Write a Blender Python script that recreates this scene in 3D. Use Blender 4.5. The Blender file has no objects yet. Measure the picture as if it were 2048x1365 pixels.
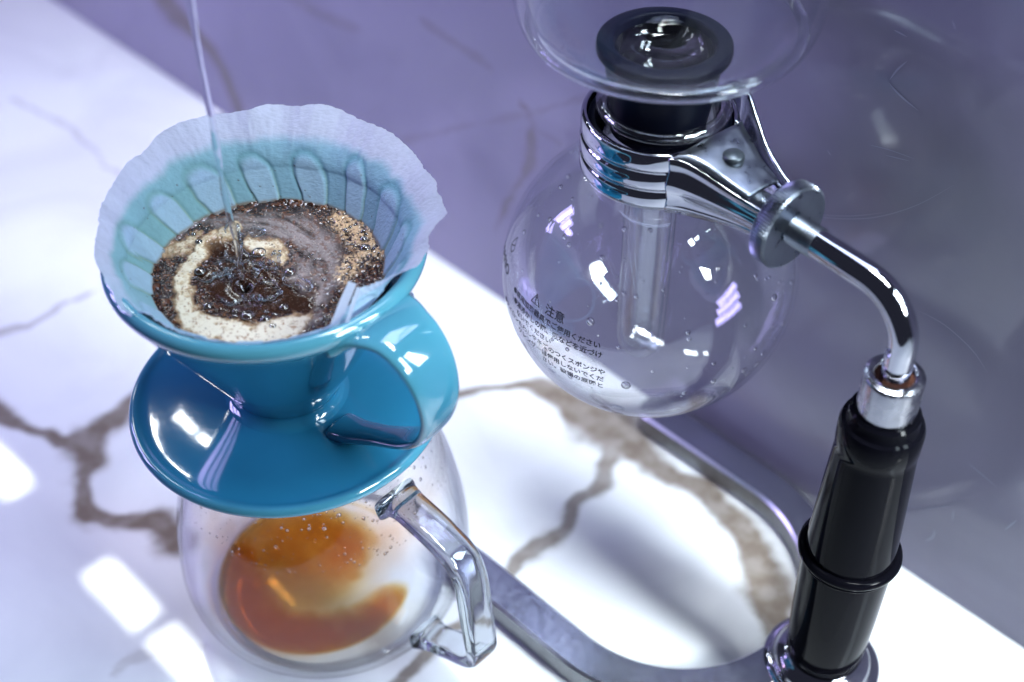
import bpy, math, random
import numpy as np
from mathutils import Vector

random.seed(7)
RNG = np.random.RandomState(11)
S = 0.001                                   # every length below is in millimetres
scene = bpy.context.scene
col = scene.collection

# ------------------------------------------------------------------ camera
CAM_H, CAM_PITCH, CAM_F = 525.0, math.radians(43.3), 2844.0
cam_data = bpy.data.cameras.new('camera')
cam = bpy.data.objects.new('camera', cam_data)
col.objects.link(cam)
cam.location = (0, 0, CAM_H * S)
cam.rotation_euler = (math.radians(90) - CAM_PITCH, 0, 0)
cam_data.lens = 50
cam_data.sensor_width = 36
cam_data.clip_start = 0.01
cam_data.clip_end = 50
cam_data.dof.use_dof = True
cam_data.dof.focus_distance = 0.535
cam_data.dof.aperture_fstop = 5.0
scene.camera = cam

# ------------------------------------------------------------------ world, exposure
world = bpy.data.worlds.new('World')
scene.world = world
world.use_nodes = True
world.node_tree.nodes['Background'].inputs[0].default_value = (0.55, 0.60, 0.92, 1)
world.node_tree.nodes['Background'].inputs[1].default_value = 0.048
scene.view_settings.view_transform = 'Standard'
scene.view_settings.look = 'None'
scene.view_settings.exposure = 0.0
scene.view_settings.gamma = 1.0
scene.cycles.max_bounces = 16
scene.cycles.transparent_max_bounces = 24
scene.cycles.transmission_bounces = 12
scene.cycles.glossy_bounces = 6
scene.cycles.caustics_reflective = False
scene.cycles.caustics_refractive = True
scene.cycles.blur_glossy = 0.6
scene.cycles.sample_clamp_indirect = 6.0
scene.cycles.use_denoising = True

R2 = math.sqrt(2.0)
WALL = 585.0                                # the wall stands where x + y = 585


def uv(u, v, z=0.0):
    """u runs along the wall (towards the pole), v is the distance in front of it."""
    w = WALL / R2 - v
    return ((u + w) / R2, (w - u) / R2, z)


# ------------------------------------------------------------------ lamps
def area(name, loc, target, sx, sy, radiance, color, spread=180, roll=0.0):
    d = bpy.data.lights.new(name, 'AREA')
    d.shape = 'RECTANGLE'
    d.size, d.size_y = sx * S, sy * S
    d.energy = radiance * math.pi * sx * S * sy * S
    d.color = color
    d.spread = math.radians(spread)
    o = bpy.data.objects.new(name, d)
    col.objects.link(o)
    o.location = Vector(loc) * S
    q = (Vector(target) - Vector(loc)).to_track_quat('-Z', 'Y')
    o.rotation_euler = q.to_euler()
    return o


def panel_light(u, v, z, radiance, color=(0.90, 0.97, 1.0), sx=114, sy=42, spread=180):
    d = bpy.data.lights.new('ceiling_panel_light', 'AREA')
    d.shape = 'RECTANGLE'
    d.size, d.size_y = sx * S, sy * S
    d.energy = radiance * math.pi * sx * S * sy * S
    d.color = color
    d.spread = math.radians(spread)
    o = bpy.data.objects.new('ceiling_panel_light', d)
    col.objects.link(o)
    o.location = Vector(uv(u, v, z)) * S
    o.rotation_euler = (0, 0, math.radians(-45))
    return o


for u_, k_ in ((-1380, .75), (-1088, .75), (-950, .75), (-680, .26), (-540, .20), (-400, .25), (-260, .30), (-120, .35), (20, .40), (160, .40), (300, .3)):
    panel_light(u_, 4, 900, 44 * k_, spread=180 if u_ < -700 else 42)
area('counter_light', uv(640, 6, 640), uv(-260, 30, 0), 260, 260, 2.6, (0.90, 0.97, 1.0), 24)
area('overhead_fill', (150, 920, 1400), (0, 450, 100), 520, 420, 8.5, (0.60, 0.70, 1.0))  # soft fill lamp added high behind the wall to brighten dripper and paper
for k_ in (-1, 1):
    area('side_fill', (640 + 75 * k_, 110 + 95 * k_, 760), (0, 390, 80), 130, 420, 31.0, (0.74, 0.90, 1.0))  # pair of fills added on the right to lift the handle and foot area
for k_ in (-1, 0, 1):
    area('wall_fill', (-640 + 62 * k_, 560 + 90 * k_, 430), (-60, 600, 60), 74, 280, 15.0, (0.54, 0.47, 1.0))  # violet fill strips added at the left to grade the wall's brightness


# ------------------------------------------------------------------ numpy noise
def vnoise(x, y, seed=0):
    xi, yi = np.floor(x).astype(np.int64), np.floor(y).astype(np.int64)
    xf, yf = x - xi, y - yi
    xf, yf = xf * xf * (3 - 2 * xf), yf * yf * (3 - 2 * yf)

    def h(a, b):
        n = (a * 374761393 + b * 668265263 + seed * 1442695041) & 0xffffffff
        n = ((n ^ (n >> 13)) * 1274126177) & 0xffffffff
        return ((n ^ (n >> 16)) & 0xffff) / 65535.0
    a, b, c, d = h(xi, yi), h(xi + 1, yi), h(xi, yi + 1), h(xi + 1, yi + 1)
    return (a * (1 - xf) + b * xf) * (1 - yf) + (c * (1 - xf) + d * xf) * yf


def fbm(x, y, seed=0, octaves=5):
    s, a, t = 0, .5, 0
    for k in range(octaves):
        s = s + a * vnoise(x * 2 ** k + 17.3 * k, y * 2 ** k - 9.1 * k, seed + k)
        t += a
        a *= .55
    return s / t


def sstep(a, b, x):
    t = np.clip((x - a) / (b - a), 0, 1)
    return t * t * (3 - 2 * t)


# casts an image pixel through the camera onto a level plane or the wall
def spot(x, y, z=0.0, wall=False):
    a, b = (x - 1024) / CAM_F, (y - 682.5) / CAM_F
    d = np.array([a, math.cos(CAM_PITCH) - b * math.sin(CAM_PITCH), -(math.sin(CAM_PITCH) + b * math.cos(CAM_PITCH))])
    s = WALL / (d[0] + d[1]) if wall else (CAM_H - z) / -d[2]
    return np.array([0, 0, CAM_H]) + s * d


def image_xy(X, Y, Z):  # world point to image pixel coordinates
    d = Y * math.cos(CAM_PITCH) + (CAM_H - Z) * math.sin(CAM_PITCH)
    return 1024 + CAM_F * X / d, 682.5 + CAM_F * ((CAM_H - Z) * math.cos(CAM_PITCH) - Y * math.sin(CAM_PITCH)) / d


# ------------------------------------------------------------------ materials
def mat(name):
    m = bpy.data.materials.new(name)
    m.use_nodes = True
    nt = m.node_tree
    nt.nodes.clear()
    out = nt.nodes.new('ShaderNodeOutputMaterial')
    return m, nt, out


def N(nt, kind, **kw):
    n = nt.nodes.new('ShaderNode' + kind)
    for k, v in kw.items():
        if k.startswith('i_'):
            n.inputs[k[2:].replace('_', ' ')].default_value = v
        else:
            setattr(n, k, v)
    return n


def principled(name, color, rough=.3, metal=0.0, coat=0.0, spec=.5, ior=1.5, trans=0.0, bump=0.0, bscale=400, bdist=.0002,
               attr=None, rough_noise=0.0, rscale=200, color_noise=0.0, coat_rough=.03, sss=0.0, detail=4):
    m, nt, out = mat(name)
    p = N(nt, 'BsdfPrincipled')
    L = nt.links.new
    p.inputs['Base Color'].default_value = (*color, 1)
    p.inputs['Roughness'].default_value = rough
    p.inputs['Metallic'].default_value = metal
    p.inputs['Coat Weight'].default_value = coat
    p.inputs['Coat Roughness'].default_value = coat_rough
    p.inputs['IOR'].default_value = ior
    p.inputs['Specular IOR Level'].default_value = spec
    p.inputs['Transmission Weight'].default_value = trans
    if sss:
        p.inputs['Subsurface Weight'].default_value = sss
        p.inputs['Subsurface Radius'].default_value = (.002, .003, .004)
        p.inputs['Subsurface Scale'].default_value = 1.0
    L(p.outputs[0], out.inputs[0])
    tc = N(nt, 'TexCoord')
    if attr:
        a = N(nt, 'Attribute', attribute_name=attr)
        L(a.outputs['Color'], p.inputs['Base Color'])
    if color_noise:
        nz = N(nt, 'TexNoise'); nz.inputs['Scale'].default_value = rscale; nz.inputs['Detail'].default_value = 6
        L(tc.outputs['Object'], nz.inputs['Vector'])
        mx = N(nt, 'MixRGB', blend_type='MULTIPLY')
        mr = N(nt, 'MapRange'); mr.inputs[1].default_value = .3; mr.inputs[2].default_value = .7
        mr.inputs[3].default_value = 1 - color_noise; mr.inputs[4].default_value = 1.0
        L(nz.outputs[0], mr.inputs[0])
        mx.inputs[0].default_value = 1
        if attr:
            L(a.outputs['Color'], mx.inputs[1])
        else:
            mx.inputs[1].default_value = (*color, 1)
        L(mr.outputs[0], mx.inputs[2])
        L(mx.outputs[0], p.inputs['Base Color'])
    if rough_noise:
        nz = N(nt, 'TexNoise'); nz.inputs['Scale'].default_value = rscale; nz.inputs['Detail'].default_value = 6
        L(tc.outputs['Object'], nz.inputs['Vector'])
        mr = N(nt, 'MapRange'); mr.inputs[1].default_value = .35; mr.inputs[2].default_value = .7
        mr.inputs[3].default_value = rough; mr.inputs[4].default_value = rough + rough_noise
        L(nz.outputs[0], mr.inputs[0]); L(mr.outputs[0], p.inputs['Roughness'])
    if bump:
        nz = N(nt, 'TexNoise'); nz.inputs['Scale'].default_value = bscale; nz.inputs['Detail'].default_value = detail
        L(tc.outputs['Object'], nz.inputs['Vector'])
        b = N(nt, 'Bump'); b.inputs['Strength'].default_value = bump; b.inputs['Distance'].default_value = bdist
        L(nz.outputs[0], b.inputs['Height']); L(b.outputs[0], p.inputs['Normal'])
    return m


def thin_glass(name, tint=(.985, .99, .995), rough=.01, gain=1.25, grazing=.8, edge=.55, bump=0.0, bscale=60, bdist=.0004, attr=None):
    """A thin-walled vessel: light goes straight through, the surface mirrors by Fresnel, walls seen edge-on are denser."""
    m, nt, out = mat(name)
    L = nt.links.new
    tr, gl, mx = N(nt, 'BsdfTransparent'), N(nt, 'BsdfGlossy'), N(nt, 'MixShader')
    gl.inputs['Roughness'].default_value = rough
    gl.inputs['Color'].default_value = (1, 1, 1, 1)
    lw = N(nt, 'LayerWeight'); lw.inputs['Blend'].default_value = .5
    fr = lw
    p5 = N(nt, 'Math', operation='POWER'); p5.inputs[1].default_value = 5.0       # Schlick's Fresnel, the same from both sides
    L(lw.outputs['Facing'], p5.inputs[0])
    mu = N(nt, 'Math', operation='MULTIPLY_ADD', use_clamp=True); mu.inputs[1].default_value = grazing; mu.inputs[2].default_value = .04 * gain
    L(p5.outputs[0], mu.inputs[0]); L(mu.outputs[0], mx.inputs[0])
    pw = N(nt, 'Math', operation='POWER'); pw.inputs[1].default_value = 5.0
    L(lw.outputs['Facing'], pw.inputs[0])
    mc = N(nt, 'MixRGB')
    mc.inputs[1].default_value = (*tint, 1)
    mc.inputs[2].default_value = (edge, edge * 1.02, edge * 1.06, 1)
    L(pw.outputs[0], mc.inputs[0])
    if attr:
        a = N(nt, 'Attribute', attribute_name=attr)
        m2 = N(nt, 'MixRGB', blend_type='MULTIPLY'); m2.inputs[0].default_value = 1
        L(mc.outputs[0], m2.inputs[1]); L(a.outputs['Color'], m2.inputs[2]); L(m2.outputs[0], tr.inputs[0])
    else:
        L(mc.outputs[0], tr.inputs[0])
    if bump:
        tc = N(nt, 'TexCoord')
        nz = N(nt, 'TexNoise'); nz.inputs['Scale'].default_value = bscale; nz.inputs['Detail'].default_value = 2
        L(tc.outputs['Object'], nz.inputs['Vector'])
        b = N(nt, 'Bump'); b.inputs['Strength'].default_value = bump; b.inputs['Distance'].default_value = bdist
        L(nz.outputs[0], b.inputs['Height']); L(b.outputs[0], gl.inputs['Normal']); L(b.outputs[0], fr.inputs['Normal'])
    L(tr.outputs[0], mx.inputs[1]); L(gl.outputs[0], mx.inputs[2]); L(mx.outputs[0], out.inputs[0])
    return m


def solid_glass(name, color=(1, 1, 1), ior=1.48, rough=0.0, bump=0.0, bscale=80, bdist=.0005):
    m, nt, out = mat(name)
    L = nt.links.new
    g = N(nt, 'BsdfGlass'); g.inputs['Color'].default_value = (*color, 1)
    g.inputs['IOR'].default_value = ior; g.inputs['Roughness'].default_value = rough
    if bump:
        tc = N(nt, 'TexCoord')
        nz = N(nt, 'TexNoise'); nz.inputs['Scale'].default_value = bscale; nz.inputs['Detail'].default_value = 2
        L(tc.outputs['Object'], nz.inputs['Vector'])
        b = N(nt, 'Bump'); b.inputs['Strength'].default_value = bump; b.inputs['Distance'].default_value = bdist
        L(nz.outputs[0], b.inputs['Height']); L(b.outputs[0], g.inputs['Normal'])
    L(g.outputs[0], out.inputs[0])
    return m


def marble(name, white, rough, face_marks=False):
    m, nt, out = mat(name)
    L = nt.links.new
    p = N(nt, 'BsdfPrincipled')
    tc = N(nt, 'TexCoord')
    a = N(nt, 'Attribute', attribute_name='vein')
    n1 = N(nt, 'TexNoise'); n1.inputs['Scale'].default_value = 38; n1.inputs['Detail'].default_value = 5; n1.inputs['Roughness'].default_value = .5
    L(tc.outputs['Object'], n1.inputs['Vector'])
    # edge of the vein: stored field + grain
    sub = N(nt, 'Math', operation='SUBTRACT'); sub.inputs[1].default_value = .5
    L(n1.outputs[0], sub.inputs[0])
    mul = N(nt, 'Math', operation='MULTIPLY_ADD'); mul.inputs[1].default_value = 1.25
    L(sub.outputs[0], mul.inputs[0]); L(a.outputs['Fac'], mul.inputs[2])
    mr = N(nt, 'MapRange', interpolation_type='SMOOTHSTEP'); mr.inputs[1].default_value = -.12; mr.inputs[2].default_value = .62
    L(mul.outputs[0], mr.inputs[0])
    # strength of the vein: lighter patches inside it
    n2 = N(nt, 'TexNoise'); n2.inputs['Scale'].default_value = 90; n2.inputs['Detail'].default_value = 6
    L(tc.outputs['Object'], n2.inputs['Vector'])
    mr2 = N(nt, 'MapRange'); mr2.inputs[1].default_value = .4; mr2.inputs[2].default_value = .62; mr2.inputs[3].default_value = 1.0; mr2.inputs[4].default_value = .86
    L(n2.outputs[0], mr2.inputs[0])
    k = N(nt, 'Math', operation='MULTIPLY'); L(mr.outputs[0], k.inputs[0]); L(mr2.outputs[0], k.inputs[1])
    s = N(nt, 'Attribute', attribute_name='vein_strength')
    k2 = N(nt, 'Math', operation='MULTIPLY', use_clamp=True); L(k.outputs[0], k2.inputs[0]); L(s.outputs['Fac'], k2.inputs[1])
    # soft clouding of the white
    n3 = N(nt, 'TexNoise'); n3.inputs['Scale'].default_value = 9; n3.inputs['Detail'].default_value = 5; n3.inputs['Distortion'].default_value = .8
    L(tc.outputs['Object'], n3.inputs['Vector'])
    cr = N(nt, 'MixRGB'); cr.inputs[1].default_value = (*white, 1)
    cr.inputs[2].default_value = (white[0] * .80, white[1] * .80, white[2] * .83, 1)
    mr3 = N(nt, 'MapRange'); mr3.inputs[1].default_value = .45; mr3.inputs[2].default_value = .75
    L(n3.outputs[0], mr3.inputs[0]); L(mr3.outputs[0], cr.inputs[0])
    vc = N(nt, 'MixRGB'); vc.inputs[1].default_value = (.175, .143, .122, 1); vc.inputs[2].default_value = (.195, .156, .120, 1)
    L(n2.outputs[0], vc.inputs[0])
    mx = N(nt, 'MixRGB'); L(k2.outputs[0], mx.inputs[0]); L(cr.outputs[0], mx.inputs[1]); L(vc.outputs[0], mx.inputs[2])
    L(mx.outputs[0], p.inputs['Base Color'])
    p.inputs['Roughness'].default_value = rough
    if face_marks:
        # smudges and hairline wipe arcs on the polished face
        n4 = N(nt, 'TexNoise'); n4.inputs['Scale'].default_value = 14; n4.inputs['Detail'].default_value = 5
        L(tc.outputs['Object'], n4.inputs['Vector'])
        m4 = N(nt, 'MapRange'); m4.inputs[1].default_value = .4; m4.inputs[2].default_value = .7; m4.inputs[3].default_value = rough; m4.inputs[4].default_value = rough + .16
        L(n4.outputs[0], m4.inputs[0]); L(m4.outputs[0], p.inputs['Roughness'])
    L(p.outputs[0], out.inputs[0])
    return m


M = {}
M['counter'] = marble('counter_marble', (.76, .78, .80), .035)
M['wall'] = marble('wall_marble', (.345, .332, .43), .07, True)
M['ceramic'] = principled('teal_glaze', (.022, .185, .32), rough=.10, coat=1.0, coat_rough=.02, bump=.12, bscale=90, bdist=.0006, color_noise=.12, rscale=35)
M['glaze_body'] = principled('teal_glaze_body', (.022, .185, .32), rough=.09, coat=1.0, coat_rough=.02, bump=.18, bscale=60, bdist=.0006, attr='glaze', color_noise=.14, rscale=26)
M['black'] = principled('black_bakelite', (.003, .003, .005), rough=.05, spec=.04, rough_noise=.03, rscale=60)
M['rubber'] = principled('black_rubber', (.004, .005, .012), rough=.34, spec=.05, bump=.1, bscale=300)
M['hole'] = principled('wet_black_rubber', (.002, .002, .003), rough=.07)
M['chrome'] = principled('chrome', (.54, .54, .59), rough=.04, metal=1.0, rough_noise=.06, rscale=120)
M['steel'] = principled('worn_steel', (.60, .63, .70), rough=.16, metal=1.0, rough_noise=.08, rscale=300, color_noise=.05, bump=.02, bscale=500, bdist=.0001)
M['zinc'] = principled('zinc_plate', (.27, .30, .36), rough=.26, metal=1.0, rough_noise=.15, rscale=200, color_noise=.2)
M['ferrule'] = principled('worn_chrome', (.42, .42, .46), rough=.12, metal=1.0, rough_noise=.22, rscale=260, color_noise=.35)
M['rivet'] = principled('dark_rivet', (.07, .085, .10), rough=.35, metal=.6)
M['rust'] = principled('rusty_brown', (.16, .055, .03), rough=.7, color_noise=.5, rscale=900)
M['ink'] = principled('grey_print', (.012, .014, .02), rough=.6)
M['glass'] = thin_glass('flask_glass', gain=2.0, grazing=1.0, edge=.72,  bump=.25, bscale=22, bdist=.0006)
M['carafe'] = thin_glass('carafe_glass', gain=.8, bump=.12, bscale=30, bdist=.0006, attr='film')
M['bowl'] = thin_glass('bowl_glass', bump=.15, bscale=20, gain=.3, grazing=1.0, edge=.7)
M['solid'] = solid_glass('thick_glass', (.97, .985, .99), bump=.25, bscale=60, bdist=.0005)
M['water'] = solid_glass('water', (.97, .985, 1), ior=1.33, bump=.5, bscale=140, bdist=.0006)
M['drop'] = solid_glass('droplet', (1, 1, 1), ior=1.33)
M['paper'] = None


# ------------------------------------------------------------------ mesh helpers
def link(name, me, m, parent=None, smooth=True):
    o = bpy.data.objects.new(name, me)
    col.objects.link(o)
    if m is not None:
        me.materials.append(m)
    if smooth:
        me.polygons.foreach_set('use_smooth', [True] * len(me.polygons))
    if parent is not None:
        o.parent = parent
    return o


def mesh(name, verts, faces):
    me = bpy.data.meshes.new(name)
    v = np.asarray(verts, float) * S
    me.from_pydata(v.tolist(), [], [tuple(int(i) for i in f) for f in faces])
    me.update()
    return me


class MB:
    def __init__(self):
        self.v, self.f = [], []

    def add(self, v, f):
        b = len(self.v)
        self.v += [tuple(map(float, p)) for p in v]
        self.f += [tuple(i + b for i in q) for q in f]
        return self

    def obj(self, name, m, parent=None, smooth=True):
        return link(name, mesh(name, self.v, self.f), m, parent, smooth)


def lathe(profile, n=96, cap=False):
    """profile: (r, z) points; r == 0 closes to the axis."""
    P = np.array(profile, float)
    t = np.linspace(0, 2 * np.pi, n, endpoint=False)
    V = np.stack([np.outer(P[:, 0], np.cos(t)), np.outer(P[:, 0], np.sin(t)), np.repeat(P[:, 1:2], n, 1)], -1).reshape(-1, 3)
    F = []
    for i in range(len(P) - 1):
        for j in range(n):
            k = (j + 1) % n
            F.append((i * n + j, i * n + k, (i + 1) * n + k, (i + 1) * n + j))
    if cap:
        F.append(tuple(range(n))[::-1]); F.append(tuple((len(P) - 1) * n + j for j in range(n)))
    return V, F


def smooth_profile(pts, sub=6, closed=False):
    """Catmull-Rom through the points."""
    P = np.array(pts, float)
    out = []
    n = len(P)
    rng = range(n) if closed else range(n - 1)
    for i in rng:
        if closed:
            a, b, c, d = P[(i - 1) % n], P[i], P[(i + 1) % n], P[(i + 2) % n]
        else:
            a, b, c, d = P[max(i - 1, 0)], P[i], P[i + 1], P[min(i + 2, n - 1)]
        for k in range(sub):
            t = k / sub
            out.append(.5 * ((2 * b) + (c - a) * t + (2 * a - 5 * b + 4 * c - d) * t * t + (3 * b - a - 3 * c + d) * t ** 3))
    if not closed:
        out.append(P[-1])
    return np.array(out)


def tube(path, rad, n=20, cap=True):
    P = np.array(path, float)
    k = len(P)
    rad = np.broadcast_to(np.asarray(rad, float), (k,))
    T = np.gradient(P, axis=0)
    T /= np.linalg.norm(T, axis=1)[:, None]
    up = np.array([0, 0, 1.0]) if abs(T[0][2]) < .9 else np.array([1.0, 0, 0])
    u = np.cross(T[0], up); u /= np.linalg.norm(u)
    V = []
    t = np.linspace(0, 2 * np.pi, n, endpoint=False)
    for i in range(k):
        u = u - T[i] * (u @ T[i]); u /= np.linalg.norm(u)
        w = np.cross(T[i], u)
        V.append(P[i] + rad[i] * (np.outer(np.cos(t), u) + np.outer(np.sin(t), w)))
    V = np.concatenate(V)
    F = [(i * n + j, i * n + (j + 1) % n, (i + 1) * n + (j + 1) % n, (i + 1) * n + j) for i in range(k - 1) for j in range(n)]
    if cap:
        F.append(tuple(range(n))[::-1]); F.append(tuple((k - 1) * n + j for j in range(n)))
    return V, F


def strap(path, widths, thick, radial, side, center, n=28, power=3.0):
    """Sweep a rounded-rectangle section along (r, z) points lying in the upright plane given by `radial`."""
    P = np.array(path, float)
    k = len(P)
    T = np.gradient(P, axis=0); T /= np.linalg.norm(T, axis=1)[:, None]
    radial, side = np.array(radial, float), np.array(side, float)
    V = []
    t = np.linspace(0, 2 * np.pi, n, endpoint=False)
    c, s = np.cos(t), np.sin(t)
    cx = np.sign(c) * np.abs(c) ** (2 / power); sy = np.sign(s) * np.abs(s) ** (2 / power)
    for i in range(k):
        nrm = np.array([-T[i][1], T[i][0]])                # in the (r, z) plane
        base = np.array([center[0] + radial[0] * P[i][0], center[1] + radial[1] * P[i][0], center[2] + P[i][1]])
        nn = np.array([radial[0] * nrm[0], radial[1] * nrm[0], nrm[1]])
        V.append(base + np.outer(cx * widths[i] / 2, side) + np.outer(sy * thick[i] / 2, nn))
    V = np.concatenate(V)
    F = [(i * n + j, i * n + (j + 1) % n, (i + 1) * n + (j + 1) % n, (i + 1) * n + j) for i in range(k - 1) for j in range(n)]
    F.append(tuple(range(n))[::-1]); F.append(tuple((k - 1) * n + j for j in range(n)))
    return V, F


def blob(c, r, squash=1.0, n=10, m=6, rot=None):
    V, F = [], []
    for i in range(m + 1):
        p = math.pi * i / m
        for j in range(n):
            t = 2 * math.pi * j / n
            V.append((r * math.sin(p) * math.cos(t), r * math.sin(p) * math.sin(t), r * squash * math.cos(p)))
    V = np.array(V)
    if rot is not None:
        V = V @ np.array(rot).T
    V = V + np.array(c)
    for i in range(m):
        for j in range(n):
            F.append((i * n + j, i * n + (j + 1) % n, (i + 1) * n + (j + 1) % n, (i + 1) * n + j))
    return V, F


def frame_to(nrm):
    n = np.array(nrm, float); n /= np.linalg.norm(n)
    a = np.cross(n, [0, 0, 1.0]) if abs(n[2]) < .95 else np.cross(n, [1.0, 0, 0])
    a /= np.linalg.norm(a)
    return np.stack([a, np.cross(n, a), n], 1)


def empty(name, loc):
    o = bpy.data.objects.new(name, None)
    o.empty_display_size = .02
    col.objects.link(o)
    o.location = Vector(loc) * S
    return o


def tag(o, label=None, category=None, group=None, kind=None):
    if label: o['label'] = label
    if category: o['category'] = category
    if group: o['group'] = group
    if kind: o['kind'] = kind
    return o


def grid_faces(nx, ny):
    i, j = np.meshgrid(np.arange(nx - 1), np.arange(ny - 1), indexing='ij')
    a = (i * ny + j).ravel()
    return np.stack([a, a + ny, a + ny + 1, a + 1], 1)


def set_float(me, name, arr):
    at = me.attributes.new(name, 'FLOAT', 'POINT')
    at.data.foreach_set('value', np.asarray(arr, np.float32).ravel())


def set_color(me, name, rgb):
    at = me.color_attributes.new(name, 'FLOAT_COLOR', 'POINT')
    c = np.ones((len(rgb), 4), np.float32); c[:, :3] = rgb
    at.data.foreach_set('color', c.ravel())


# ------------------------------------------------------------------ setting: countertop and wall
VEINS_TOP = [
    (1.0, [(-60, 800, 30), (0, 822, 30), (60, 862, 26), (120, 884, 26), (180, 876, 52), (250, 826, 50), (330, 770, 40), (420, 700, 30)]),
    (1.0, [(165, 880, 60), (180, 930, 62), (160, 955, 40), (168, 1000, 40), (190, 1034, 34), (260, 1036, 40), (320, 1030, 60), (360, 1080, 70)]),
    (.55, [(-20, 680, 16), (60, 640, 14), (135, 600, 8), (200, 570, 6)]),
    (.4, [(600, 330, 8), (700, 560, 9), (1010, 680, 7), (1120, 700, 5)]),
    (.35, [(20, 200, 10), (150, 260, 9), (260, 380, 8)]),
    (1.0, [(860, 800, 22), (930, 790, 24), (1000, 778, 20), (1060, 772, 26), (1120, 800, 50), (1190, 845, 100), (1250, 872, 112), (1305, 925, 60), (1350, 955, 40),
           (1420, 990, 46), (1470, 1040, 50), (1500, 1100, 66), (1535, 1170, 76), (1550, 1240, 60), (1552, 1310, 40)]),
    (.9, [(1240, 890, 40), (1200, 975, 28), (1130, 1060, 28), (1075, 1100, 30), (1015, 1150, 22), (930, 1240, 22), (830, 1340, 26), (780, 1400, 26)]),
    (.3, [(240, 1340, 26), (300, 1300, 30), (420, 1290, 20)]),
]
VEINS_WALL = [
    (.85, [(300, -40, 60), (345, 20, 54), (395, 70, 40), (440, 130, 36), (475, 205, 28), (500, 300, 24)]),
    (.30, [(840, 40, 20), (900, 80, 20), (960, 120, 20), (1010, 165, 20)]),
    (.62, [(1000, 155, 10), (1040, 200, 16), (1064, 248, 22), (1056, 310, 22), (1034, 360, 22), (1014, 410, 15), (1000, 470, 12)]),
    (.25, [(700, 320, 14), (820, 275, 14), (940, 250, 14), (1060, 225, 14), (1200, 190, 12)]),
    (.25, [(1064, 248, 14), (1120, 290, 14)]),
    (.3, [(560, -20, 30), (640, 30, 24), (720, 60, 20)]),
]


def vein_fields(X, Y, Z, veins, wall):
    best = np.full(X.shape, -1.5); strength = np.zeros(X.shape)
    wob = (fbm(X / 26 + 3, Y / 26 + Z / 26, 5, 4) - .5) * 14
    wob2 = (fbm(X / 26 + 93, Y / 26 + Z / 26 + 40, 9, 4) - .5) * 14
    P = np.stack([X + wob, Y + wob2, Z], -1)
    for st, pts in veins:
        Q = [(spot(x, y, 0, wall), w) for x, y, w in pts]
        for (a, wa), (b, wb) in zip(Q[:-1], Q[1:]):
            da = np.linalg.norm(a - np.array([0, 0, CAM_H])) / CAM_F
            ab = b - a
            t = np.clip(((P - a) @ ab) / (ab @ ab), 0, 1)
            d = np.linalg.norm(P - (a + t[..., None] * ab), axis=-1)
            w = (wa + (wb - wa) * t) * da * .72
            f = 1 - d / w
            f = np.where(f < 0, f * .35, f)
            up = f > best
            strength = np.where(up, st, strength)
            best = np.where(up, f, best)
    return best, strength


def lines(lo, dense_lo, dense_hi, hi, step, coarse):
    return np.concatenate([np.arange(lo, dense_lo, coarse), np.arange(dense_lo, dense_hi, step), np.arange(dense_hi, hi + 1, coarse)])


us = lines(-2400, -950, 20, 1200, 2.6, 120)
vs = np.concatenate([np.arange(-20, 400, 2.6), [402]])
U, V_ = np.meshgrid(us, vs, indexing='ij')
W_ = WALL / R2 - V_
X, Y = (U + W_) / R2, (W_ - U) / R2
me = mesh('countertop', np.stack([X, Y, 0 * X], -1).reshape(-1, 3), grid_faces(len(us), len(vs))[:, ::-1])
f, s = vein_fields(X, Y, 0 * X, VEINS_TOP, False)
set_float(me, 'vein', f); set_float(me, 'vein_strength', s)
countertop = tag(link('countertop', me, M['counter']), kind='structure')
ev = [uv(us[0], 402, 0), uv(us[-1], 402, 0), uv(us[-1], 402, -30), uv(us[0], 402, -30), uv(us[0], -20, -30), uv(us[-1], -20, -30)]
me = mesh('front_edge', ev, [(0, 3, 2, 1), (3, 4, 5, 2)])
set_float(me, 'vein', [-1.5] * 6); set_float(me, 'vein_strength', [0] * 6)
link('front_edge', me, M['counter'], countertop, False)
zs = np.concatenate([np.arange(0, 300, 3.0), [300, 330]])
us2 = lines(-1000, -900, 20, 1200, 3.0, 110)
U, Z = np.meshgrid(us2, zs, indexing='ij')
W_ = WALL / R2
X, Y = (U + W_) / R2, (W_ - U) / R2
mb_v = np.stack([X, Y, Z], -1).reshape(-1, 3)
nf = grid_faces(len(us2), len(zs))
# top and back of the slab, 20 mm thick
nv = len(mb_v)
c4 = [uv(us2[0], 0, 330), uv(us2[-1], 0, 330), uv(us2[-1], -20, 330), uv(us2[0], -20, 330), uv(us2[-1], -20, 0), uv(us2[0], -20, 0)]
me = mesh('wall', np.concatenate([mb_v, np.array(c4)]), [tuple(q) for q in nf] + [(nv, nv + 1, nv + 2, nv + 3), (nv + 3, nv + 2, nv + 4, nv + 5)])
f, s = vein_fields(X, Y, Z, VEINS_WALL, True)
set_float(me, 'vein', np.concatenate([f.ravel(), [-1.5] * 6])); set_float(me, 'vein_strength', np.concatenate([s.ravel(), [0] * 6]))
wall = tag(link('wall', me, M['wall']), kind='structure')

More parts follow.
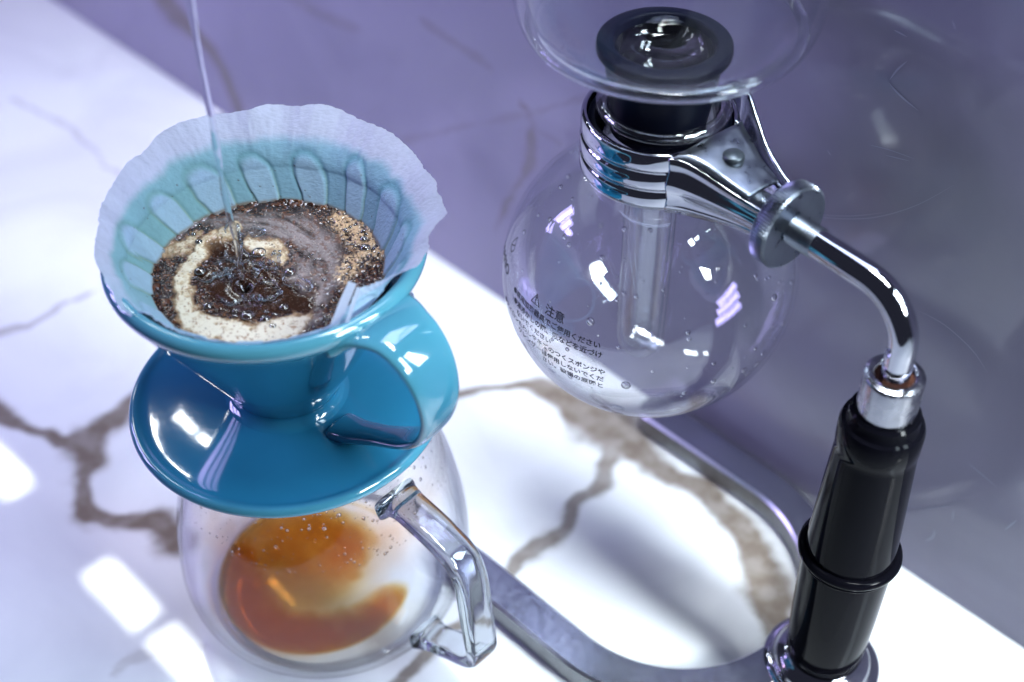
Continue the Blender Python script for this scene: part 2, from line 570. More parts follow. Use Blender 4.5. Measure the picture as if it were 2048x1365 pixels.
# faint scratch and drip marks, plus arcs painted after the carafe's reflection in the wall
sm = principled('wall_marks', (.42, .42, .56), rough=.5)
mb = MB()
for pts_, w_ in (([(1780, 160), (1795, 140), (1815, 122)], 1.1), ([(1778, 165), (1800, 190), (1838, 222)], 1.3), ([(1788, 60), (1800, 66), (1815, 74)], .8), ([(1740, 290), (1780, 300), (1830, 318)], .6), ([(1770, 310), (1820, 322)], .6),
                ([(1560, 415), (1640, 434), (1740, 436), (1830, 412), (1908, 370)], .45), ([(1610, 428), (1700, 432), (1770, 425)], .4), ([(1835, 620), (1890, 650), (1945, 700), (1975, 745)], .5),
                ([(1815, 1012), (1860, 1016), (1922, 1004)], .8), ([(1935, 925), (1960, 945), (1995, 975)], .7), ([(1905, 1042), (1908, 1018)], .6), ([(1850, 1082), (1866, 1074), (1870, 1060)], 1.0), ([(2010, 1060), (2034, 1040)], .8),
                ([(1655, 300), (1663, 312)], .5), ([(1905, 40), (1912, 60)], .5), ([(1700, 560), (1712, 566)], .4)):
    P = smooth_profile([spot(x, y, 0, True) for x, y in pts_], 6)
    T = np.gradient(P, axis=0); T /= np.linalg.norm(T, axis=1)[:, None]
    nw = np.array([-1, -1, 0]) / R2
    sd = np.cross(T, nw)
    t = np.linspace(0, 1, len(P)); ww = (w_ * .32 * np.sin(np.pi * np.clip(t, .04, .96)))[:, None]
    V = np.concatenate([P + nw * .25 + sd * ww, P + nw * .25 - sd * ww])
    k_ = len(P)
    mb.add(V, [(i, i + 1, k_ + i + 1, k_ + i) for i in range(k_ - 1)])
tag(mb.obj('face_marks', sm, wall), kind='stuff')

# ------------------------------------------------------------------ blue ceramic dripper
DC = (-88.5, 395.0)
AZ = math.radians(-41)
RAD = (math.cos(AZ), math.sin(AZ))
SIDE = (-math.sin(AZ), math.cos(AZ), 0)
dripper = tag(empty('ceramic_dripper', (DC[0], DC[1], 121)), 'glossy teal blue ceramic coffee dripper with saucer and loop handle on the glass server', 'coffee dripper')
prof = [(10, 129), (31, 165.5), (51.6, 198.4), (53.0, 201.2), (54.8, 202.4), (56.8, 201.9), (58.2, 200.0), (57.9, 197.4), (55.6, 193.2), (48, 180), (38, 162.5), (27, 143), (21.6, 133), (20.6, 130), (22.4, 127.4), (25.5, 126.3)]
pp = smooth_profile(prof, 4)
pp[:, 1] -= 121
cone_v, cone_f = lathe(pp, 128)
oc = MB().add(cone_v, cone_f).obj('cone', M['glaze_body'], dripper)
GL_THIN, GL_MID = np.array([.10, .36, .47]), np.array([.020, .185, .33])
kz = sstep(68, 79, cone_v[:, 2] + .8 * np.sin(np.arctan2(cone_v[:, 1], cone_v[:, 0]) * 5))[:, None]
set_color(oc.data, 'glaze', GL_MID * (1 - kz) + GL_THIN * kz)
prof = [(18, 126.5), (26, 126.6), (40, 126.0), (52, 124.9), (56.5, 124.8), (59, 125.5), (60.8, 125.5), (61.9, 124.2), (62.0, 122.6), (60.8, 121.2), (57, 120.4), (44, 120.2), (39, 119.6), (37.5, 116), (37.0, 113), (34, 113), (33.5, 120), (18, 120.5)]
pp = smooth_profile(prof, 4); pp[:, 1] -= 121
sv_, sf_ = lathe(pp, 128)
os_ = MB().add(sv_, sf_).obj('saucer', M['glaze_body'], dripper)
kz = sstep(57.5, 62, np.hypot(sv_[:, 0], sv_[:, 1]))[:, None] * .6
set_color(os_.data, 'glaze', GL_MID * (1 - kz) + GL_THIN * kz)
hp = smooth_profile([(53, 193.5), (58, 197.6), (65, 199.2), (73, 197.5), (80, 191), (84, 181), (84, 170), (79.5, 158.5), (71, 149), (60, 141.5), (48, 134.5), (38, 129), (30, 126.0)], 5)
k = len(hp)
q = np.linspace(0, 1, k)
hw = np.interp(q, [0, .08, .2, .35, .5, .65, .8, 1], [42, 33, 25.5, 21.5, 17.5, 14, 11, 15])
ht = np.interp(q, [0, .1, .3, .7, 1], [6.5, 5, 4.2, 4.2, 7])
hv, hf = strap(hp, hw, ht, RAD, SIDE, (0, 0, -121), power=2.6)
oh = MB().add(hv, hf).obj('handle', M['glaze_body'], dripper)
kz = np.repeat(np.interp(q, [0, .35, .6, 1], [.85, .6, .3, .05]), 28)
ke = np.tile(np.abs(np.cos(np.linspace(0, 2 * np.pi, 28, endpoint=False))) ** 3, k) * .25
kz = np.clip(kz + ke, 0, 1)[:, None]
set_color(oh.data, 'glaze', GL_MID * (1 - kz) + GL_THIN * kz)

# ------------------------------------------------------------------ paper filter
m, nt, out = mat('filter_paper')
L = nt.links.new
tc = N(nt, 'TexCoord')
a = N(nt, 'Attribute', attribute_name='tone')
df, tl, ad = N(nt, 'BsdfDiffuse'), N(nt, 'BsdfTranslucent'), N(nt, 'MixShader')
ad.inputs[0].default_value = .38
gl = N(nt, 'BsdfGlossy'); gl.inputs['Roughness'].default_value = .45; gl.inputs['Color'].default_value = (.05, .05, .05, 1)
nz = N(nt, 'TexNoise'); nz.inputs['Scale'].default_value = 900; nz.inputs['Detail'].default_value = 4
mp = N(nt, 'Mapping'); mp.inputs['Scale'].default_value = (.45, 1, 1)
L(tc.outputs['Object'], mp.inputs[0]); L(mp.outputs[0], nz.inputs['Vector'])
bp = N(nt, 'Bump'); bp.inputs['Strength'].default_value = .55; bp.inputs['Distance'].default_value = .0006
L(nz.outputs[0], bp.inputs['Height']); L(bp.outputs[0], df.inputs['Normal']); L(bp.outputs[0], tl.inputs['Normal'])
L(a.outputs['Color'], df.inputs[0]); L(a.outputs['Color'], tl.inputs[0])
L(df.outputs[0], ad.inputs[1]); L(tl.outputs[0], ad.inputs[2]); L(ad.outputs[0], out.inputs[0])
M['paper'] = m

EDGE = [(190, 480, 212), (205, 415, 213), (250, 335, 214), (320, 270, 215), (420, 226, 215), (500, 224, 215), (560, 206, 215.5), (640, 212, 215), (740, 245, 214), (810, 290, 213), (850, 338, 212),
        (887, 395, 211), (884, 430, 211), (862, 470, 210), (835, 540, 207), (780, 553, 206), (716, 576, 206), (690, 622, 203), (655, 668, 200.5), (600, 668, 200), (560, 682, 200), (520, 694, 200), (470, 688, 200), (430, 692, 200), (390, 668, 200.5), (340, 662, 201), (290, 650, 201), (250, 622, 203), (215, 580, 205), (198, 530, 209)]
ang, er, ez = [], [], []
for x, y, z in EDGE:
    p = spot(x, y, z)
    ang.append(math.atan2(p[1] - DC[1], p[0] - DC[0])); er.append(math.hypot(p[0] - DC[0], p[1] - DC[1])); ez.append(z)
o_ = np.argsort(ang)
ang, er, ez = np.array(ang)[o_], np.array(er)[o_], np.array(ez)[o_]
nt_, ns_ = 720, 120
th = np.linspace(-np.pi, np.pi, nt_, endpoint=False)
A3 = np.concatenate([ang - 2 * np.pi, ang, ang + 2 * np.pi])
eR = np.interp(th, A3, np.tile(er, 3)); eZ = np.interp(th, A3, np.tile(ez, 3))
ker = np.hanning(15); ker /= ker.sum()
eR = np.convolve(np.concatenate([eR[-7:], eR, eR[:7]]), ker, 'valid'); eZ = np.convolve(np.concatenate([eZ[-7:], eZ, eZ[:7]]), ker, 'valid')
eR = np.where(eZ < 202.2, np.minimum(eR, 51.4 + np.clip(eZ - 200, 0, 3) * .6), eR)
lob = np.sin(th * 17 + 1.2 * np.sin(th * 3)) * (.6 + .4 * np.sin(th * 5 + 1))
bk = sstep(50.5, 54, eR)
eR += bk * (.9 * lob + .5 * np.sin(th * 11 + 1)); eZ += .9 * np.sin(th * 14 + 2 + np.sin(th * 4)) * (.5 + .5 * bk)
sv = np.linspace(0, 1, ns_)
TH, SV = np.meshgrid(th, sv, indexing='ij')
# radius along the height: follows the cone, then leans out (or in) to its free edge
Zb, Rb = 174.0, 33.6
Rm, Zm = 49.6, 198.5
half = .62
RR = np.where(SV < half, Rb + (Rm - Rb) * SV / half, 0)
tt = np.clip((SV - half) / (1 - half), 0, 1)
inward = eR[:, None] < 50.5
iw = sstep(53.5, 50.0, eR)[:, None] * sstep(200.8, 203.5, eZ)[:, None]
Rmid = Rm + 1.9 * iw
Zm = Zm + 2.6 * iw
RR = np.where(SV < half, Rb + (Rmid - Rb) * (SV / half), Rmid + (eR[:, None] - Rmid) * np.where(eR[:, None] > 52, tt ** 1.6, tt))
ZZ = np.where(SV >= half, Zm + (eZ[:, None] - Zm) * tt, Zb + (Zm - Zb) * SV / half)
# petals pressed in by the ribs behind the paper
npet = 15
ph = TH + .30 * (1 - SV)
kk = ph * npet / (2 * np.pi)
idx = np.floor(kk)
aa = kk - idx - .5
wob = vnoise(idx * 3.7 + 5, idx * 0 + 2, 3)
top = .72 + .10 * wob
wid = .24 + .16 * vnoise(idx * 1.9 + 11, idx * 0 + 7, 4)
aa = aa + .10 * (vnoise(idx * 2.3 + 1, idx * 0 + 3, 8) - .5) * 2 + .16 * (vnoise(idx * 5.3 + 1, idx * 0 + 3, 18) - .5) * (SV - .5)
THn = (fbm(TH * 6 + 3, SV * 5, 63, 3) - .5)
aa = aa + .10 * THn
yy = np.clip((SV - .30) / (top - .30), 0, 3)
taper = np.clip(.55 + .55 * np.clip(SV / top, 0, 1), .4, 1.1)
g = (np.abs(aa) / (wid * taper)) ** 2.2 + yy ** 4
n_f = fbm(TH * 9, SV * 6, 31, 4)
band = np.exp(-((np.sqrt(g) - 1.04) / .15) ** 2)
inside = sstep(1.05, .85, np.sqrt(g))
tops = .78 + .05 * fbm(np.cos(TH) * 3 + 5, np.sin(TH) * 3 + 5, 71, 3)
above = sstep(tops - .01, tops + .07, SV + .05 * (n_f - .5))
bulge = inside * .7 - band * .5 * (1 - above)
RR = RR - (bulge + .5) * .8 * (1 - above) - .35 * (n_f - .5)
crinkle = (fbm(TH * 26, SV * 5, 77, 3) - .5) * 1.5 * tt
RR = RR + crinkle
PX, PY = RR * np.cos(TH), RR * np.sin(TH)
F = []
ii, jj = np.meshgrid(np.arange(nt_), np.arange(ns_ - 1), indexing='ij')
F = np.stack([(ii * ns_ + jj).ravel(), (((ii + 1) % nt_) * ns_ + jj).ravel(), (((ii + 1) % nt_) * ns_ + jj + 1).ravel(), (ii * ns_ + jj + 1).ravel()], 1)
filt = tag(empty('paper_filter', (DC[0], DC[1], 174)), 'white wavy edged paper filter lining the blue dripper, wet and see-through over its ribs', 'paper filter')
me = mesh('cone', np.stack([PX, PY, ZZ - 174], -1).reshape(-1, 3), F)
pale = np.array([.41, .57, .70]); dry = np.array([.58, .60, .72]); teal = np.array([.15, .37, .44]); olive = np.array([.24, .38, .30])
bot = np.array([.35, .52, .50])
left = sstep(.2, -.9, np.cos(TH))[..., None]          # ribs show olive where the glaze thins
line = teal * (1 - left * .6) + olive * left * .6
between = np.array([.30, .49, .60]) + np.array([-.03, -.01, -.08]) * left
c = np.where(True, 1, 1)[..., None] if False else None
C_ = between * np.ones(TH.shape + (1,))
C_ = C_ * (1 - inside[..., None]) + pale * inside[..., None]
C_ = C_ * (1 - (band * .55)[..., None]) + line * (band * .55)[..., None]
core = np.exp(-((np.sqrt(g) - 1.02) / .05) ** 2) * sstep(.75, .35, SV)
C_ = C_ * (1 - core[..., None] * .5) + np.array([.50, .55, .36]) * core[..., None] * .5
C_ = C_ * (1 - above[..., None]) + dry * above[..., None]
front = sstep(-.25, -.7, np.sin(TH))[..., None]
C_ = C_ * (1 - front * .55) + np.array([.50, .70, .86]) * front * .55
edge_ = sstep(.10, .0, SV - .34)[..., None] * 0
C_ = C_ * (.92 + .16 * (fbm(TH * 40, SV * 30, 3, 4)[..., None]))
tide = np.exp(-((SV - .350 - .012 * (fbm(TH * 12, TH * 0, 55, 3) - .5)) / .016) ** 2) * (.35 + .9 * fbm(TH * 20, SV * 3, 57, 3))
C_ = C_ * (1 - np.clip(tide, 0, .8)[..., None]) + np.array([.26, .16, .09]) * np.clip(tide, 0, .8)[..., None]
# specks of grounds splashed on the paper
for _ in range(110):
    t0 = RNG.uniform(-np.pi, np.pi); s0 = .30 + .45 * RNG.rand() ** 2.2; r0 = RNG.uniform(.10, .34)
    d = np.hypot((TH - t0) * 47, (SV - s0) * 60)
    kx = sstep(r0 + .22, r0 - .05, d)[..., None] * RNG.uniform(.5, 1)
    C_ = C_ * (1 - kx) + np.array([.12, .05, .03]) * kx
set_color(me, 'tone', np.clip(C_, 0, 1).reshape(-1, 3))
link('cone', me, M['paper'], filt)
# crimped seam flap standing up at the handle side
def sheet(pts_a, pts_b, name, th=.25, nseg=14):
    A_, B_ = smooth_profile(pts_a, 5), smooth_profile(pts_b, 5)
    n = len(A_)
    V, Fq = [], []
    m_ = 6
    for i in range(n):
        for j in range(m_ + 1):
            t = j / m_
            p = A_[i] * (1 - t) + B_[i] * t
            V.append(p)
    Fq = [tuple(q) for q in grid_faces(n, m_ + 1)]
    me = mesh(name, V, Fq)
    set_color(me, 'tone', np.tile(np.array([[.72, .80, .88]]), (len(V), 1)))
    return link(name, me, M['paper'], filt)
base = np.array([DC[0], DC[1], 174])
sa = [spot(x, y, z) - base for x, y, z in ((655, 664, 199.6), (664, 642, 200.9), (680, 600, 203.8), (697, 563, 206.6))]
sb = [spot(x, y, z) - base for x, y, z in ((669, 664, 200.2), (680, 644, 201.4), (698, 606, 204.2), (713, 568, 206.8))]
sheet(sa, sb, 'seam')
sa = [spot(x, y, z) - base for x, y, z in ((690, 646, 202.6), (698, 622, 204.0), (706, 596, 205.6), (714, 574, 207.0))]
sb = [spot(x, y, z) - base for x, y, z in ((698, 646, 203.0), (706, 622, 204.4), (714, 598, 205.8), (722, 577, 207.2))]
sheet(sa, sb, 'seam')

# ------------------------------------------------------------------ coffee slurry in the filter
CZ = 187.5
coffee = tag(empty('coffee_slurry', (DC[0], DC[1], CZ)), 'dark brown coffee grounds and cream foam swirling in the paper filter', 'coffee')
nr, na = 230, 720
rr = np.linspace(0, 1, nr) ** .8
tt_ = np.linspace(0, 2 * np.pi, na, endpoint=False)
RRc, TTc = np.meshgrid(rr, tt_, indexing='ij')
edge_r = 44.6 + .9 * np.sin(TTc * 3 + 1) + .5 * np.sin(TTc * 7) + 1.1 * (fbm(TTc * 7, TTc * 0, 8, 3) - .5)
X = RRc * edge_r * np.cos(TTc); Y = RRc * edge_r * np.sin(TTc)
px, py = image_xy(X + DC[0], Y + DC[1], CZ + 0 * X)
wx = (fbm(px / 34, py / 24, 21, 5) - .5); wy = (fbm(px / 34 + 50, py / 24 + 9, 22, 5) - .5)
# swirl the field a little round the vortex
vx, vy = 487., 570.
dx, dy = px - vx, (py - vy) * 1.35
rho = np.hypot(dx, dy); phi = np.arctan2(dy, dx)
qx, qy = px + wx * 34, py + wy * 26
qx2, qy2 = px + wx * 16, py + wy * 12


def capsule(pts):
    best = np.full(px.shape, 9e9)
    for (ax, ay, aw), (bx, by, bw) in zip(pts[:-1], pts[1:]):
        ab2 = (bx - ax) ** 2 + (by - ay) ** 2
        t = np.clip(((qx - ax) * (bx - ax) + (qy - ay) * (by - ay)) / ab2, 0, 1)
        d = np.hypot(qx - ax - t * (bx - ax), (qy - ay - t * (by - ay)) * 1.15) / (aw + (bw - aw) * t)
        best = np.minimum(best, d)
    return sstep(1.35, .35, best)


foam = capsule([(470, 458, 12), (430, 478, 18), (390, 518, 18), (362, 562, 20), (364, 612, 24), (392, 646, 28), (450, 666, 28), (520, 672, 33), (585, 655, 30), (604, 622, 20)])
foam = np.maximum(foam, capsule([(330, 500, 18), (372, 492, 20), (400, 470, 10)]) * .6)
foam = np.maximum(foam, capsule([(500, 484, 16), (545, 498, 22), (560, 520, 14)]) * .95)
film = capsule([(440, 446, 16), (520, 450, 26), (600, 468, 44), (630, 505, 52), (650, 545, 46), (600, 552, 34), (640, 592, 22)])
film = np.maximum(film, capsule([(600, 620, 14), (640, 625, 12), (600, 650, 22)]) * .7)
film = np.maximum(film, capsule([(350, 470, 10), (420, 440, 10)]) * .5)
tan_ = capsule([(672, 440, 20), (712, 468, 30), (742, 500, 26), (700, 530, 24), (690, 560, 16)])
deep = capsule([(425, 562, 40), (480, 578, 62), (540, 584, 58), (596, 604, 36)])
deep = np.maximum(deep, capsule([(440, 498, 34), (470, 530, 40)]) * .9)
n1 = fbm(px / 7, py / 5, 41, 5); n2 = fbm(px / 3.2, py / 2.4, 43, 4); n3 = fbm(px / 15, py / 10, 47, 4); n4 = fbm(px / 2.0, py / 1.5, 49, 3)
streak = fbm(phi * 4 + rho / 40, rho / 5, 51, 4)
dark = np.array([.022, .009, .006]); red = np.array([.105, .038, .018]); rust = np.array([.30, .13, .045])
cream = np.array([.56, .41, .24]); white = np.array([.78, .69, .54]); grey = np.array([.34, .28, .27]); brown = np.array([.038, .016, .009])


def mix(c, d, k):
    k = np.clip(k, 0, 1)[..., None]
    return c * (1 - k) + d * k


C_ = dark * np.ones(px.shape + (1,))
C_ = mix(C_, red, sstep(.50, .66, n1) * .9)
C_ = mix(C_, rust, sstep(.62, .74, n2) * sstep(.45, .6, n3) * .8)
soft = fbm((px + qx2 * .0) / 26 + rho / 90, py / 16, 91, 4)
sw = fbm(phi * 2.2 + rho / 60, rho / 13, 93, 4)
film_k = film * sstep(.30, .66, .5 * sw + .5 * soft + .08) * (1 - .55 * sstep(.55, .66, n1))
C_ = mix(C_, grey * (.55 + .8 * sw[..., None]), film_k * .74)
tan_k = tan_ * sstep(.40, .56, n2 * .5 + n1 * .5)
C_ = mix(C_, np.array([.52, .34, .19]), tan_k)
C_ = mix(C_, brown * (.7 + .7 * n1[..., None]), deep)
foam_f = foam * (1 - deep * .93)
foam_k = sstep(.20, .85, foam_f * (-.12 + 1.1 * n3 + .95 * n1)) * (1 - .55 * sstep(.50, .68, n1) * sstep(1.0, .4, foam_f))
C_ = mix(C_, np.array([.30, .17, .085]), sstep(.05, .5, foam_f * (.5 + n1)) * .8 * (1 - film_k * .6))
C_ = mix(C_, cream * (.75 + .5 * n2[..., None]), foam_k)
C_ = mix(C_, white, foam_k * sstep(.45, .95, foam_f * (.6 + .8 * n3)) * sstep(.36, .60, n1 * .5 + n3 * .5 + .10 * sstep(600, 640, py)))
C_ = mix(C_, rust, foam_k * sstep(.64, .72, n1) * .8)
hole = np.exp(-(rho / 15) ** 2)
C_ = C_ * (1 - .93 * hole[..., None])
h = foam_k * .35 + tan_k * .25 + film_k * .1 + (n1 - .5) * .9 * (1 - foam_k * .7) * (1 - deep * .92) * (1 - film_k * .7) + (n2 - .5) * .22 * (1 - foam_k * .6) * (1 - deep * .9) * (1 - film_k * .7) - hole * 3.2
h = h - deep * .9 + .8 * np.sin(rho / 9.) * deep * np.exp(-rho / 60)
h += sstep(.90, 1.0, RRc) * .8
# fine pores in the foam
foamy = np.clip(foam_k + film_k + tan_k, 0, 1)
for _ in range(700):
    k_ = RNG.randint(0, na); j_ = int(nr * RNG.uniform(.15, .97))
    if foamy[j_, k_] < .35:
        continue
    cx_, cy_ = px[j_, k_], py[j_, k_]
    r0 = RNG.uniform(.3, 1.0) if RNG.rand() < .88 else RNG.uniform(1.2, 2.2)
    d = np.hypot(px - cx_, (py - cy_) * 1.3)
    kx = sstep(r0 + .7, r0 - .4, d)
    C_ = mix(C_, np.array([.10, .05, .03]), kx * .75)
    h -= kx * .25
set_h = h
Zc = h
verts = np.stack([X, Y, Zc], -1).reshape(-1, 3)
i_, j_ = np.meshgrid(np.arange(nr - 1), np.arange(na), indexing='ij')
F = np.stack([(i_ * na + j_).ravel(), ((i_ + 1) * na + j_).ravel(), ((i_ + 1) * na + (j_ + 1) % na).ravel(), (i_ * na + (j_ + 1) % na).ravel()], 1)
me = mesh('surface', verts, F)
set_color(me, 'tone', np.clip(C_, 0, 1).reshape(-1, 3))
wet = np.clip(.10 + .30 * foam_k + .18 * (n2 > .6) + .1 * film_k, .06, .6)
set_float(me, 'wet', wet)
m = principled('coffee_foam', (.1, .05, .03), rough=.2, attr='tone', coat=.35, bump=.22, bscale=900, bdist=.0003)
p_ = [n for n in m.node_tree.nodes if n.type == 'BSDF_PRINCIPLED'][0]
a_ = N(m.node_tree, 'Attribute', attribute_name='wet'); m.node_tree.links.new(a_.outputs['Fac'], p_.inputs['Roughness'])
link('surface', me, m, coffee)


def surf_h(x, y):
    d = (px - x) ** 2 + (py - y) ** 2
    return float(h.ravel()[d.argmin()])


M['bubble'] = thin_glass('bubble_film', rough=.02, gain=2.2, edge=.35)
M['pit'] = principled('bubble_hollow', (.035, .018, .010), rough=.15, coat=1)
BUB = [(518, 508, 14), (400, 543, 11), (580, 545, 10.5), (495, 633, 12), (531, 640, 9), (731, 498, 10), (728, 481, 7), (693, 463, 7), (490, 511, 8), (567, 612, 8), (546, 654, 6), (398, 486, 7), (388, 471, 5), (700, 536, 6),
       (647, 561, 4), (416, 614, 8), (533, 623, 4.5), (550, 628, 4.5), (711, 452, 4), (702, 455, 3.6), (733, 470, 4), (750, 498, 4.5), (727, 464, 3.6), (704, 490, 3.4), (399, 451, 4), (471, 622, 6), (470, 633, 5), (618, 516, 2.6), (625, 511, 2.4), (631, 520, 2.4), (548, 510, 4), (560, 505, 3.5), (757, 508, 3)]
proto = {}


def dome_mesh():
    if 'd' not in proto:
        v, f = [], []
        n_, m_ = 20, 7
        for i in range(m_ + 1):
            p = math.pi / 2 * i / m_
            for j in range(n_):
                v.append((math.sin(p) * math.cos(2 * math.pi * j / n_) * 1000, math.sin(p) * math.sin(2 * math.pi * j / n_) * 1000, .62 * math.cos(p) * 1000))
        for i in range(m_):
            for j in range(n_):
                f.append((i * n_ + j, (i + 1) * n_ + j, (i + 1) * n_ + (j + 1) % n_, i * n_ + (j + 1) % n_))
        proto['d'] = mesh('bubble', v, f)
        proto['d'].polygons.foreach_set('use_smooth', [True] * len(proto['d'].polygons))
        proto['d'].materials.append(M['bubble'])
        v2 = [(x * .93, y * .93, -z * .35) for x, y, z in v]
        proto['p'] = mesh('hollow', v2, [q[::-1] for q in f])
        proto['p'].polygons.foreach_set('use_smooth', [True] * len(proto['p'].polygons))
        proto['p'].materials.append(M['pit'])
    return proto['d'], proto['p']


for x, y, r in BUB:
    a_, b_ = dome_mesh()
    p = spot(x, y, CZ)
    r_mm = 1.15 * r / CAM_F * 520
    z0 = surf_h(x, y)
    ob = bpy.data.objects.new('bubble', a_); col.objects.link(ob); ob.parent = coffee
    ob.location = Vector((p[0] - DC[0], p[1] - DC[1], z0 + .25)) * S
    ob.scale = [r_mm * S] * 3
    pb = bpy.data.objects.new('hollow', b_); col.objects.link(pb); pb.parent = ob
    pb.location = (0, 0, .12)

# ------------------------------------------------------------------ pouring water and its splash
SP = spot(480, 560, CZ)
stream = tag(empty('water_stream', (SP[0], SP[1], CZ)), 'thin clear stream of water pouring from above into the coffee', 'water')
zz = np.linspace(-2, 190, 150)
pth = np.stack([.9 * np.sin(zz / 9) * np.exp(-zz / 60) + .5 * np.sin(zz / 23 + 1), .8 * np.cos(zz / 7) * np.exp(-zz / 60), zz], -1)
rad = .95 + .42 * np.sin(zz / 4.1 + np.sin(zz / 9)) * np.exp(-zz / 70) + .12 * np.sin(zz / 8) + .45 * (fbm(zz / 7, zz * 0, 5, 3) - .5) * np.exp(-zz / 100) * 2 + .0018 * zz
MB().add(*tube(pth, np.clip(rad, .6, 3), 14)).obj('jet', M['water'], stream)
mb = MB()
base = np.array([SP[0], SP[1], CZ])
SPL = [[(452, 470), (456, 452), (468, 450), (478, 462), (474, 480)], [(494, 466), (505, 458), (522, 460), (528, 468), (512, 476), (498, 472)],
       [(380, 558), (420, 562), (450, 550), (470, 560)], [(520, 575), (535, 562), (560, 580), (556, 596), (530, 600), (514, 590)], [(566, 550), (572, 570), (596, 576), (622, 582), (618, 566), (592, 552)],
       [(455, 500), (452, 515), (470, 530), (476, 520)], [(476, 455), (482, 480), (486, 512)], [(540, 516), (556, 512), (560, 528), (545, 530), (538, 520)], [(470, 535), (500, 528), (530, 534), (560, 545)],
       [(444, 600), (462, 608), (480, 600), (500, 606)], [(508, 540), (516, 548), (514, 556)], [(425, 545), (440, 556), (458, 552), (462, 566)], [(500, 590), (520, 604), (548, 600)], [(436, 520), (448, 536), (470, 540)]]
for pl in SPL:
    P = []
    for i, (x, y) in enumerate(pl):
        q3 = spot(x + RNG.uniform(-2, 2), y + RNG.uniform(-2, 2), CZ) - base
        q3[2] = RNG.uniform(.1, 1.6)
        P.append(q3)
    P = smooth_profile(P, 8)
    t = np.linspace(0, 1, len(P))
    P[:, 2] += .5 * np.sin(t * 20 + RNG.rand() * 6)
    P[:, 0] += .35 * np.sin(t * 26 + RNG.rand() * 6)
    mb.add(*tube(P, .20 + .55 * np.sin(np.pi * t) ** .5 * (.5 + .5 * fbm(t * 9, t * 0, 3, 3)), 8))
for _ in range(36):
    x, y = 480 + RNG.normal() * 55, 560 + RNG.normal() * 32
    q3 = spot(x, y, CZ) - base
    mb.add(*blob((q3[0], q3[1], RNG.uniform(0, 1.0)), RNG.uniform(.15, .5), .7, 8, 5))
mb.obj('splash', M['solid'], stream)

# ------------------------------------------------------------------ glass carafe under the dripper
KC = (-82.5, 399.0)
carafe = tag(empty('glass_server', (KC[0], KC[1], 0)), 'clear round glass coffee server with angular glass handle under the blue dripper', 'coffee server')
cp = smooth_profile([(0, 3.2), (20, 3.0), (34, 1.6), (44, .6), (52, 2.0), (59, 8), (62.6, 18), (63.4, 30), (62.2, 48), (59, 66), (54.5, 84), (49.5, 98), (45.5, 107), (44.0, 111), (45.0, 113.0)], 8)


def film_obj(profile, name, parent):
    V, F = lathe(profile, 128)
    me = mesh(name, V, F)
    z = V[:, 2]; an = np.arctan2(V[:, 1], V[:, 0])
    # brown coffee film clinging inside the shoulder, towards the handle
    k = np.exp(-((z - 84) / 16) ** 2) * np.exp(-((an + 1.45) / .85) ** 2) * (.5 + .9 * fbm(an * 14, z / 7, 12, 4))
    k = np.clip(k * .60, 0, .7)
    c = 1 - k[:, None] * (1 - np.array([.92, .52, .22]))
    set_color(me, 'film', c)
    return link(name, me, M['carafe'], parent)


film_obj(cp, 'body', carafe)
inner = cp.copy(); inner[:, 0] = np.clip(inner[:, 0] - 1.8, 0, None); inner[:, 1] += np.where(cp[:, 1] < 12, 2.0, 0)
film_obj(inner[44:], 'inner_wall', carafe)
MB().add(*tube([(45.2 * math.cos(t), 45.2 * math.sin(t), 113) for t in np.linspace(0, 2 * np.pi, 97)], 1.3, 10, False)).obj('rim', M['solid'], carafe)
MB().add(*tube([(49.5 * math.cos(t), 49.5 * math.sin(t), 2.2) for t in np.linspace(0, 2 * np.pi, 129)], 1.7, 10, False)).obj('foot', M['solid'], carafe)
AK = math.radians(-43)
RK = (math.cos(AK), math.sin(AK)); SK = (-math.sin(AK), math.cos(AK), 0)
hp = smooth_profile([(50.5, 96), (54, 97.5), (60, 97), (76, 94), (86, 89.5), (91, 80), (93.5, 60), (95.5, 44), (95.5, 37), (90.5, 31), (80, 26), (70, 21), (62, 18.5)], 6)
k = len(hp); q = np.linspace(0, 1, k)
hw = np.interp(q, [0, .06, .15, .5, .8, .93, 1], [21, 17, 14.5, 14.5, 13, 13, 17])
ht = np.interp(q, [0, .1, .5, .9, 1], [9, 7, 6.5, 6.5, 9])
MB().add(*strap(hp, hw, ht, RK, SK, (0, 0, 0), n=32, power=4.5)).obj('handle', M['solid'], carafe)

# brewed coffee pooled on the bottom: colour follows its depth over the domed glass base
brew_c = (-88.5, 397.0)
nr, na = 90, 240
rr, tt_ = np.meshgrid(np.linspace(0, 1, nr), np.linspace(0, 2 * np.pi, na, endpoint=False), indexing='ij')
X = rr * 44.5 * np.cos(tt_); Y = rr * 44.5 * np.sin(tt_)
px, py = image_xy(X + brew_c[0], Y + brew_c[1], 6 + 0 * X)
qx = px + (fbm(px / 60, py / 50, 3, 3) - .5) * 50; qy = py + (fbm(px / 60 + 30, py / 50, 6, 3) - .5) * 36
depth = capsule([(465, 1130, 60), (490, 1215, 64), (560, 1268, 66), (640, 1280, 62), (720, 1265, 56), (800, 1215, 44)]) * 1.0
depth = np.maximum(depth, capsule([(500, 1050, 60), (620, 1045, 56), (700, 1080, 46), (715, 1150, 26)]) * .55)
depth = np.maximum(depth, capsule([(470, 1070, 40), (480, 1160, 50)]) * .55)
depth = np.maximum(depth, .42 * sstep(1.15, .5, np.hypot(px - 590, (py - 1130) * 1.1) / 150))
depth = depth * (.80 + .4 * fbm(px / 40, py / 30, 66, 3))
depth *= sstep(1.0, .93, rr)
edge_ring = np.exp(-((rr - .965) / .02) ** 2) * .25 * (px < 760)
depth = np.clip(depth + edge_ring, 0, 1)
kk_ = depth[..., None] * 4.7
